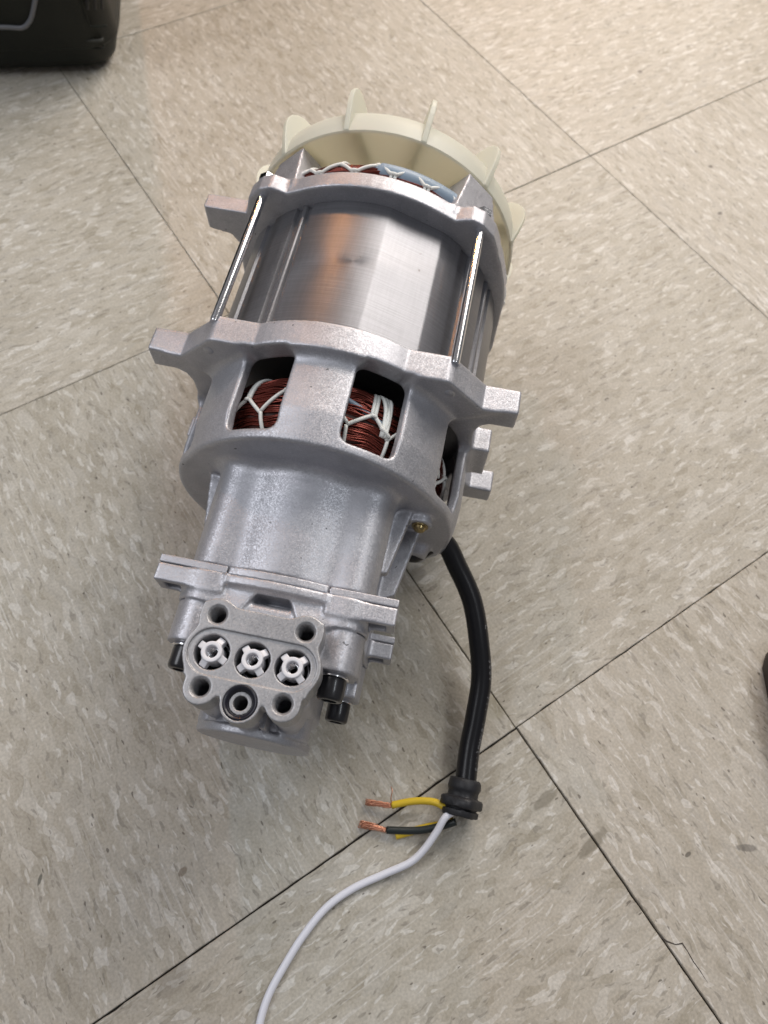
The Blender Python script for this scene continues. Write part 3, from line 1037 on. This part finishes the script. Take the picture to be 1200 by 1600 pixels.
PUMP = surfnet('pump_body', f_pump, (-48, 99.5, -34), (48, 155.5, 42), 0.6, M_PUMP, root)

# --- manifold plate
HOLES = [(-16.1, 118.1), (16.1, 118.1), (-14.5, 143.8), (14.5, 143.8)]
VALVES = [(-14.4, 131.3), (0.2, 131.2), (14.5, 131.1)]
OIL = (0.2, 146.2)
def f_plate(x, s, z):
    d2 = np.maximum(np.abs(x) - 21.5, np.abs(s - 127.4) - 13.0)
    px = np.clip(x, -14.6, 14.6)
    d2 = smin(d2, np.hypot(x - px, s - 131.2) - 10.0, 2.5)
    for cx, cs in HOLES:
        d2 = smin(d2, np.hypot(x - cx, s - cs) - 6.1, 2.6)
    d2 = smin(d2, np.hypot(x - OIL[0], s - OIL[1]) - 7.0, 2.0)
    d2 = smin(d2, np.maximum(np.abs(x) - 11.0, np.abs(s - 140.0) - 5.0), 2.5)
    d = ext(d2, z, 34.0, 45.0, 0.45)
    # shallow pocket round the three valves
    pk = ext(np.hypot(x - px, s - 131.2) - 8.3, z, 44.1, 47, 0.1)
    d = np.maximum(d, -pk)
    for cx, cs in VALVES:
        d = smax(d, -ext(np.hypot(x - cx, s - cs) - 6.25, z, 30, 48), 0.3)
    for cx, cs in HOLES:
        thr = 2.95 + 0.22 * np.sin(z * 2 * math.pi / 0.95)
        rr = np.hypot(x - cx, s - cs)
        d = smax(d, -ext(rr - thr, z, 30.0, 48), 0.25)
        d = np.maximum(d, -np.maximum(rr - (3.0 + (z - 44.2)), 44.2 - z))
    rr = np.hypot(x - OIL[0], s - OIL[1])
    d = smax(d, -np.maximum(rr - 5.9, 42.5 - z), 0.3)
    ring = np.maximum(np.maximum(np.abs(rr - 3.2) - 0.7, z - 43.6), 38 - z)
    d = np.minimum(d, ring)
    d = np.maximum(d, -np.maximum(rr - 2.5, 30 - z))
    return d
PLATE = surfnet('manifold_plate', f_plate, (-27, 110.5, 33), (27, 155.5, 46.5), 0.32, M_PLATE, root)
lathe_z('oil_seal', [(5.95, 42.4), (5.95, 44.9), (5.5, 45.25), (4.9, 45.1), (4.1, 43.9), (4.0, 42.4)], M_ORING, PLATE, OIL[0], OIL[1], 40, 50, True)

def valve(cx, cs, rot):
    cr, sr = math.cos(rot), math.sin(rot)
    def f(x, s, z):
        u = (x - cx) * cr + (s - cs) * sr; v = -(x - cx) * sr + (s - cs) * cr
        r = np.hypot(x - cx, s - cs)
        hub = ext(r - 3.7, z, 36, 44.9, 0.25)
        au, av = np.maximum(np.abs(u), np.abs(v)), np.minimum(np.abs(u), np.abs(v))
        topz = 44.2 - np.maximum(r - 3.6, 0) * 0.55
        arm = np.maximum(np.maximum(np.maximum(au - 5.9, av - 1.3), z - topz), 40 - z)
        d = smin(hub, arm, 0.5)
        d = np.maximum(d, -ext(r - 2.2, z, 30, 48))
        d = np.maximum(d, -np.maximum(r - (2.05 + (z - 44.5)), 44.5 - z))
        return d
    o = surfnet('valve_cage', f, (cx - 6.8, cs - 6.8, 35), (cx + 6.8, cs + 6.8, 46), 0.22, M_NYLON, PLATE)
    return o
for (cx, cs), a in zip(VALVES, (0.42, 0.80, 0.74)):
    vc = valve(cx, cs, a)
    P = [L(cx + 1.9 * math.cos(t * 0.35), cs + 1.9 * math.sin(t * 0.35), 34.0 + t * 0.06) for t in range(140)]
    link('valve_spring', tubes_mesh('valve_spring', [P], 0.26 * MM, 6, True), M_ZINC, PLATE)
    P = [L(cx + 5.2 * math.cos(t * 0.3), cs + 5.2 * math.sin(t * 0.3), 33.0 + t * 0.05) for t in range(90)]
    link('valve_spring', tubes_mesh('valve_spring', [P], 0.38 * MM, 6, True), M_ZINC, PLATE)
    lathe_z('valve_seat', [(6.2, 31.0), (6.2, 32.0), (1.0, 32.0), (1.0, 31.0)], M_DARK, PLATE, cx, cs, 32, 40, True)

# --- socket head cap screws
def cap_screw(cx, cz, s0, r=4.95, ln=8.0):
    w = lathe_s('cap_screw', [(s0 - 2, 2.6), (s0, 2.6), (s0, 5.4), (s0 + 0.5, 5.7), (s0 + 1.3, 5.7), (s0 + 1.6, 5.2), (s0 + 1.6, 4.2)], M_ZINC, root, cx, cz, 32)
    a = s0 + 1.7
    hd = lathe_s('screw_head', [(a, r - 0.5), (a, r - 0.1), (a + 0.4, r), (a + ln - 1.0, r), (a + ln - 0.3, r - 0.35), (a + ln, r - 0.9), (a + ln, 2.9), (a + ln - 3.2, 2.6), (a + ln - 3.2, 0.5)], M_BLACKSTEEL, w, cx, cz, 40)
    return w
cap_screw(28.0, 27.5, 127.3)
cap_screw(-28.3, 27.5, 127.3)
cap_screw(28.3, -23.5, 127.3)
cap_screw(-28.3, -23.5, 127.3)

# --- brass clamp screw by the cord
bs = lathe_s('clamp_screw', [(55.8, 3.6), (56.6, 3.6), (56.7, 2.7), (57.8, 2.6), (58.5, 2.0), (58.8, 0.8)], M_BRASS, root, 48.2, 15.0, 28)
P = [L(r_ * math.sin(math.radians(84)), s_, r_ * math.cos(math.radians(84))) for s_, r_ in ((17, 62.4), (30, 62.5), (40, 61.9), (46, 60.9))]
link('red_mark', tubes_mesh('red_mark', [P], 0.35 * MM, 6, True), M_RED, FRONT)

# --- power cord with grommet and three bared wires (world points, then into motor space)
RI = root.matrix_world.inverted()
def toloc(P):
    return np.array([tuple(RI @ Vector(tuple(p))) for p in P])
FM = np.array(((FX.x, FX.y, FX.z), (FS.x, FS.y, FS.z), (FZ.x, FZ.y, FZ.z)))
def mw(x, s, z):
    return tuple(np.array([x, s, z]) * MM @ FM + np.array(FO))
cordpts = [mw(46, 44, -18), mw(47, 55, -18.5), (0.0104, -0.2164, 0.045), (0.0114, -0.2305, 0.038), (0.0093, -0.2467, 0.032), (0.0026, -0.2629, 0.026), (-0.0056, -0.2778, 0.020),
           (-0.0173, -0.2906, 0.0155), (-0.0275, -0.3006, 0.0125), (-0.0378, -0.3121, 0.0105), (-0.0395, -0.3140, 0.0103)]
CP = catmull(cordpts, 14)
CR = 0.0049
cord = link('power_cord', tubes_mesh('power_cord', [toloc(CP)], CR, 28, True), M_RUBBER, root)
# print on the sheath: letters run down the right-hand side
Tn = np.gradient(CP, axis=0); Tn /= np.linalg.norm(Tn, axis=1)[:, None]
arcl = np.r_[0, np.cumsum(np.linalg.norm(np.diff(CP, axis=0), axis=1))]
def at_len(d):
    return np.array([np.interp(d, arcl, CP[:, i]) for i in range(3)]), np.array([np.interp(d, arcl, Tn[:, i]) for i in range(3)])
def nearest_len(p):
    return arcl[np.argmin(np.linalg.norm(CP - np.array(p), axis=1))]
dg = bpy.context.evaluated_depsgraph_get
def letter(ch, d, size):
    cu = bpy.data.curves.new('print', 'FONT'); cu.body = ch; cu.size = size; cu.align_x = 'CENTER'; cu.align_y = 'CENTER'; cu.resolution_u = 3
    to = bpy.data.objects.new('print_tmp', cu); COL.objects.link(to)
    bpy.context.view_layer.update()
    me = bpy.data.meshes.new_from_object(to.evaluated_get(dg()))
    bpy.data.objects.remove(to, do_unlink=True)
    if not len(me.vertices):
        return
    p, t = at_len(d)
    t /= np.linalg.norm(t)
    up = np.array((0, 0, 1.0)); side = np.array(RIGHT); side = side - t * (side @ t); side /= np.linalg.norm(side)
    nrm = np.cross(t, side); nrm *= np.sign(nrm[2]) or 1
    phi0 = math.radians(52)
    # text x along t (downwards), text y along +side (letter tops point outward right)
    co = np.zeros(len(me.vertices) * 3, np.float32); me.vertices.foreach_get('co', co); co = co.reshape(-1, 3)
    out = []
    for c in co:
        ph = phi0 + c[1] / CR
        q, tt = at_len(d + c[0])
        out.append(q + (CR + 0.00006) * (math.sin(ph) * side + math.cos(ph) * nrm))
    me.vertices.foreach_set('co', toloc(out).astype(np.float32).ravel())
    me.update()
    link('printed_letter', me, M_PRINT, cord, False)
d0 = nearest_len((0.0026, -0.2629, 0.026))
for txt, st in (('C', -0.006), ('300V', 0.010), ('FT1', 0.0265), ('16AWG', 0.0385), ('(1.3', 0.0515)):
    for i, ch in enumerate(txt):
        letter(ch, d0 + st + i * 0.0026, 0.0031)

# grommet: collar, waist, squared flange, tail
gd = (np.array((-0.0395, -0.3140, 0.0103)) - np.array((-0.0275, -0.3006, 0.0125))); gd /= np.linalg.norm(gd)
gdir = np.array((-0.70, -0.70, -0.10)); gdir /= np.linalg.norm(gdir)
g0 = np.array((-0.0372, -0.3112, 0.0106))
gx = np.cross(gdir, (0, 0, 1.0)); gx /= np.linalg.norm(gx)
gz = np.cross(gx, gdir); gz *= np.sign(gz[2])
def ring(d, r, sq, n=32, flat=1.0):
    out = []
    for j in range(n):
        a = 2 * math.pi * j / n
        c, s = math.cos(a + 0.55), math.sin(a + 0.55)
        k = 1.0 / (abs(c) ** sq + abs(s) ** sq) ** (1.0 / sq)
        out.append(g0 + gdir * d + r * k * (math.cos(a) * gx + math.sin(a) * gz * flat))
    return out
rings = [(-0.0002, 0.0051, 2), (-0.0010, 0.0060, 2), (-0.0006, 0.0070, 2), (0.0006, 0.0074, 2), (0.0030, 0.0074, 2.2), (0.0040, 0.0069, 2.4), (0.0046, 0.0062, 3), (0.0066, 0.0060, 4), (0.0070, 0.0062, 4),
         (0.0074, 0.0078, 4.5), (0.0080, 0.0083, 5), (0.0108, 0.0083, 5), (0.0114, 0.0078, 4.5), (0.0116, 0.0066, 4), (0.0124, 0.0064, 3), (0.0126, 0.0076, 3), (0.0146, 0.0076, 3), (0.0152, 0.0070, 3), (0.0153, 0.0040, 2)]
V = []; F = []; n = 32
for d, r, sq in rings:
    V += ring(d, r, sq, n, 0.93)
for i in range(len(rings) - 1):
    for j in range(n):
        a = i * n + j; b = i * n + (j + 1) % n
        F.append((a, b, b + n, a + n))
F.append(tuple(range(n))); F.append(tuple((len(rings) - 1) * n + j for j in range(n)))
V = [v + np.array((random.gauss(0, 1), random.gauss(0, 1), random.gauss(0, 1))) * 0.00012 for v in V]
me = mesh('grommet', toloc(V), F); fix_normals(me)
sharp(link('grommet', me, M_GROMMET, cord), 50)

def pix(u, v, z):          # a floor-side point seen at photo pixel (u, v) at height z (layout only)
    d = (RIGHT * ((u - 600) / 1092.957) + DOWN * ((v - 800) / 1092.957) + FWD)
    return np.array(CAM_POS + d * ((z - CAM_POS.z) / d.z))
WRD = 0.00165
yel = catmull([pix(706, 1272, 0.010), pix(690, 1258, 0.009), pix(672, 1252, 0.0075), pix(645, 1252, 0.0062), pix(612, 1258, 0.0048)], 10)
blk = catmull([pix(712, 1284, 0.008), pix(692, 1290, 0.006), pix(665, 1296, 0.0045), pix(640, 1298, 0.0036), pix(604, 1297, 0.003)], 10)
ye2 = catmull([pix(708, 1282, 0.006), pix(690, 1288, 0.0035), pix(665, 1293, 0.0022), pix(640, 1300, 0.0018), pix(618, 1306, 0.00175)], 10)
whi = catmull([pix(708, 1268, 0.012), pix(695, 1278, 0.0115), pix(682, 1300, 0.009), pix(662, 1328, 0.006), pix(640, 1348, 0.004), pix(600, 1366, 0.0024), pix(552, 1388, 0.0018), pix(510, 1418, 0.0017), pix(474, 1462, 0.0017),
               pix(445, 1508, 0.0017), pix(422, 1550, 0.0017), pix(408, 1590, 0.0017), pix(399, 1640, 0.0017), pix(392, 1700, 0.0017)], 10)
def wire(name, path, mat, rad=WRD):
    return link(name, tubes_mesh(name, [toloc(path)], rad, 14, True), mat, cord)
w1 = wire('yellow_wire', yel, M_YELLOW); w2 = wire('black_wire', blk, M_BLACKINS); w3 = wire('yellow_wire', ye2, M_YELLOW); w4 = wire('white_wire', whi, M_WHITEINS)
def strands(p0, p1, bulge, parent, nst=22, fray=None):
    p0 = np.array(p0); p1 = np.array(p1); ax = p1 - p0; ln = np.linalg.norm(ax); ax /= ln
    a = np.cross(ax, (0, 0, 1.0)); a /= np.linalg.norm(a); b = np.cross(a, ax)
    paths = []
    for i in range(nst):
        rr = 0.00092 * math.sqrt((i + 0.5) / nst) * random.uniform(0.8, 1.35); ph = i * 2.4
        e = random.uniform(0.86, 1.0)
        P = []
        for q in range(11):
            t = q / 10 * e
            k = rr * (1 + bulge * t) ; an = ph + 4.5 * t + 0.5 * math.sin(9 * t + ph)
            P.append(p0 + ax * ln * t + k * (math.cos(an) * a + math.sin(an) * b) - np.array((0, 0, 0.0006 * t)))
        paths.append(toloc(P))
    for f in (fray or []):
        paths.append(toloc(catmull(f, 6)))
    o = link('bare_strands', tubes_mesh('bare_strands', paths, 0.00023, 6, True), M_BARE, parent)
    o['kind'] = 'stuff'
strands(yel[-1] , pix(570, 1254, 0.0035), 0.35, w1, 24, [[yel[-1] + np.array((0, 0, 0.001)), pix(611, 1246, 0.007), pix(613, 1236, 0.008), pix(611, 1229, 0.007)]])
strands(blk[-1], pix(560, 1287, 0.002), 0.9, w2, 24)

# ------------------------------------------------------------------ black case, upper left
CD = Vector((0.897, -0.442, 0)).normalized()       # along its front
CN = Vector((0.442, 0.897, 0)).normalized()        # away from the viewer
C0 = Vector((0.0400, 0.2560, 0))
M_CASE = simple('black_case_plastic', (0.010, 0.012, 0.009), 0.5, 0, 0.5, 900, 0.25, 0, 0.3)
M_TRIM = simple('grey_case_trim', (0.16, 0.165, 0.18), 0.45)
case = bpy.data.objects.new('plastic_case', None)
COL.objects.link(case)
case.matrix_world = Matrix(((CD.x, CN.x, 0, C0.x), (CD.y, CN.y, 0, C0.y), (0, 0, 1, 0), (0, 0, 0, 1)))
case['label'] = 'scuffed black plastic case with vents at the upper left corner'
case['category'] = 'case'
def rrect(x0, x1, y0, y1, r, n=8):
    out = []
    for cx, cy, a0 in ((x1 - r, y0 + r, -90), (x1 - r, y1 - r, 0), (x0 + r, y1 - r, 90), (x0 + r, y0 + r, 180)):
        for i in range(n + 1):
            a = math.radians(a0 + 90 * i / n)
            out.append((cx + r * math.cos(a), cy + r * math.sin(a)))
    return out
V = []; F = []
levels = [(0.004, 0.012), (0.0045, 0.009), (0.007, 0.0062), (0.012, 0.0042), (0.0205, 0.0022), (0.0215, 0.0008), (0.023, 0.0), (0.20, 0.001), (0.38, 0.002), (0.386, 0.006), (0.389, 0.014)]  # unseen upper walls made tall to block the left lamp
for z, ins in levels:
    V += [(x, y, z) for x, y in rrect(-0.26 + ins, -ins, ins, 0.19 - ins, 0.022 - ins * 0.3)]
n = 36
for i in range(len(levels) - 1):
    for j in range(n):
        a = i * n + j; b = i * n + (j + 1) % n
        F.append((a, b, b + n, a + n))
F.append(tuple(range(n))); F.append(tuple((len(levels) - 1) * n + j for j in range(n)))
me = mesh('case_shell', V, F); fix_normals(me)
shell = sharp(link('case_shell', me, M_CASE, case), 40)
for fx in (-0.225, -0.035):
    for fy in (0.035, 0.155):
        ft = bpy.data.meshes.new('case_foot')
        bm = bmesh.new(); bmesh.ops.create_cone(bm, cap_ends=True, segments=20, radius1=0.009, radius2=0.010, depth=0.0045)
        bmesh.ops.translate(bm, verts=bm.verts, vec=(fx, fy, 0.00225)); bm.to_mesh(ft); bm.free()
        sharp(link('case_foot', ft, M_GROMMET, case))
def on_front(u, v):          # photo pixel onto the front plane of the case -> case local (x, z)
    d = (RIGHT * ((u - 600) / 1092.957) + DOWN * ((v - 800) / 1092.957) + FWD)
    t = (C0 - CAM_POS).dot(CN) / d.dot(CN)
    p = CAM_POS + d * t - C0
    return p.dot(CD), p.z
tr = [on_front(*q) for q in ((-120, 40), (-40, 42), (10, 42), (34, 43), (44, 36), (50, 24), (55, 0), (60, -30), (66, -70))]
P = [(x, -0.0004, z) for x, z in tr]
link('trim_strip', tubes_mesh('trim_strip', [catmull(P, 5)], 0.0016, 8, True), M_TRIM, case)
for u in (140, 152, 163):
    a = on_front(u - 1, 14); b = on_front(u - 6, -60)
    P = [(a[0] - 0.001, -0.0002, a[1]), (b[0], -0.0002, b[1])]
    link('vent_slot', tubes_mesh('vent_slot', [np.array(P)], 0.0011, 8, True), M_DARK, case)
a = [on_front(*q) for q in ((124, -20), (128, 6), (137, 32), (141, 41), (150, 42), (168, 41))]
link('panel_edge', tubes_mesh('panel_edge', [catmull([(x, 0.0002, z) for x, z in a], 5)], 0.0007, 6, True), M_CASE, case)

M_DUST = simple('dusty_case_ridge', (0.035, 0.036, 0.032), 0.8, 0, 0.6, 1500, 0.5)
for (v, r_, m_) in ((64, 0.0010, M_DUST), (78, 0.0006, M_CASE)):
    a = [on_front(u, v + (u - 80) * 0.01) for u in (-150, -60, 0, 60, 120, 158)]
    P = [(x, 0.0013 if v < 70 else 0.0026, z) for x, z in a] + [(-0.010, 0.008, a[-1][1]), (-0.0012, 0.022, a[-1][1]), (-0.0012, 0.08, a[-1][1])]
    link('case_ridge', tubes_mesh('case_ridge', [catmull(P, 6)], r_, 8, True), m_, case)

# ------------------------------------------------------------------ dark shoe toe at the right edge
M_SHOE = simple('black_shoe_leather', (0.012, 0.011, 0.011), 0.45, 0, 0.4, 700, 0.2)
M_SOLE = simple('dark_shoe_sole', (0.020, 0.013, 0.011), 0.6, 0, 0.3, 700)
shoe = bpy.data.objects.new('shoe', None)
COL.objects.link(shoe)
tip = Vector(tuple(pix(1234, 1112, 0.02)))
sd = Vector((RIGHT.x, RIGHT.y, 0)).normalized()
sn = Vector((-sd.y, sd.x, 0))
shoe.matrix_world = Matrix(((sd.x, sn.x, 0, tip.x), (sd.y, sn.y, 0, tip.y), (0, 0, 1, 0), (0, 0, 0, 1)))
shoe['label'] = 'black shoe whose toe just enters at the right edge'
shoe['category'] = 'shoe'
def shoe_ring(z, grow, l=0.285):
    out = []
    for i in range(48):
        a = 2 * math.pi * i / 48
        x = (1 - math.cos(a)) / 2 * l
        t = x / l
        w = 0.052 * (math.sin(math.pi * min(1, max(0, t)) ** 0.75) ** 0.24) * (1 - 0.22 * math.exp(-((t - 0.6) / 0.15) ** 2)) if 0 < t < 1 else 0
        y = w * (1 if math.sin(a) >= 0 else -1)
        cx, cy = x - l * 0.5, y
        out.append((l * 0.5 + cx * (1 + grow / (l * 0.5)), cy * (1 + grow / 0.05), z))
    return out
def loft(name, rings, mat):
    V = []; F = []; n = len(rings[0])
    for r in rings:
        V += r
    for i in range(len(rings) - 1):
        for j in range(n):
            a = i * n + j; b = i * n + (j + 1) % n
            F.append((a, b, b + n, a + n))
    F.append(tuple(range(n))); F.append(tuple((len(rings) - 1) * n + j for j in range(n)))
    me = mesh(name, V, F); fix_normals(me)
    return sharp(link(name, me, mat, shoe), 50)
loft('sole', [shoe_ring(0.0, -0.004), shoe_ring(0.002, -0.001), shoe_ring(0.018, 0.0), shoe_ring(0.021, -0.001), shoe_ring(0.0215, -0.004)], M_SOLE)
def upper_ring(k):
    base = shoe_ring(0, -0.003)
    out = []
    for x, y, z in base:
        t = x / 0.285
        H = 0.030 + 0.055 * min(1, max(0, (t - 0.12) / 0.55)) ** 1.3
        a = k * math.pi / 2
        out.append((0.285 * 0.55 + (x - 0.285 * 0.55) * (math.cos(a) ** 0.6 * 0.75 + 0.25), y * (math.cos(a) ** 0.6 * 0.85 + 0.15), 0.0213 + H * math.sin(a)))
    return out
loft('upper', [upper_ring(k / 10) for k in range(11)], M_SHOE)
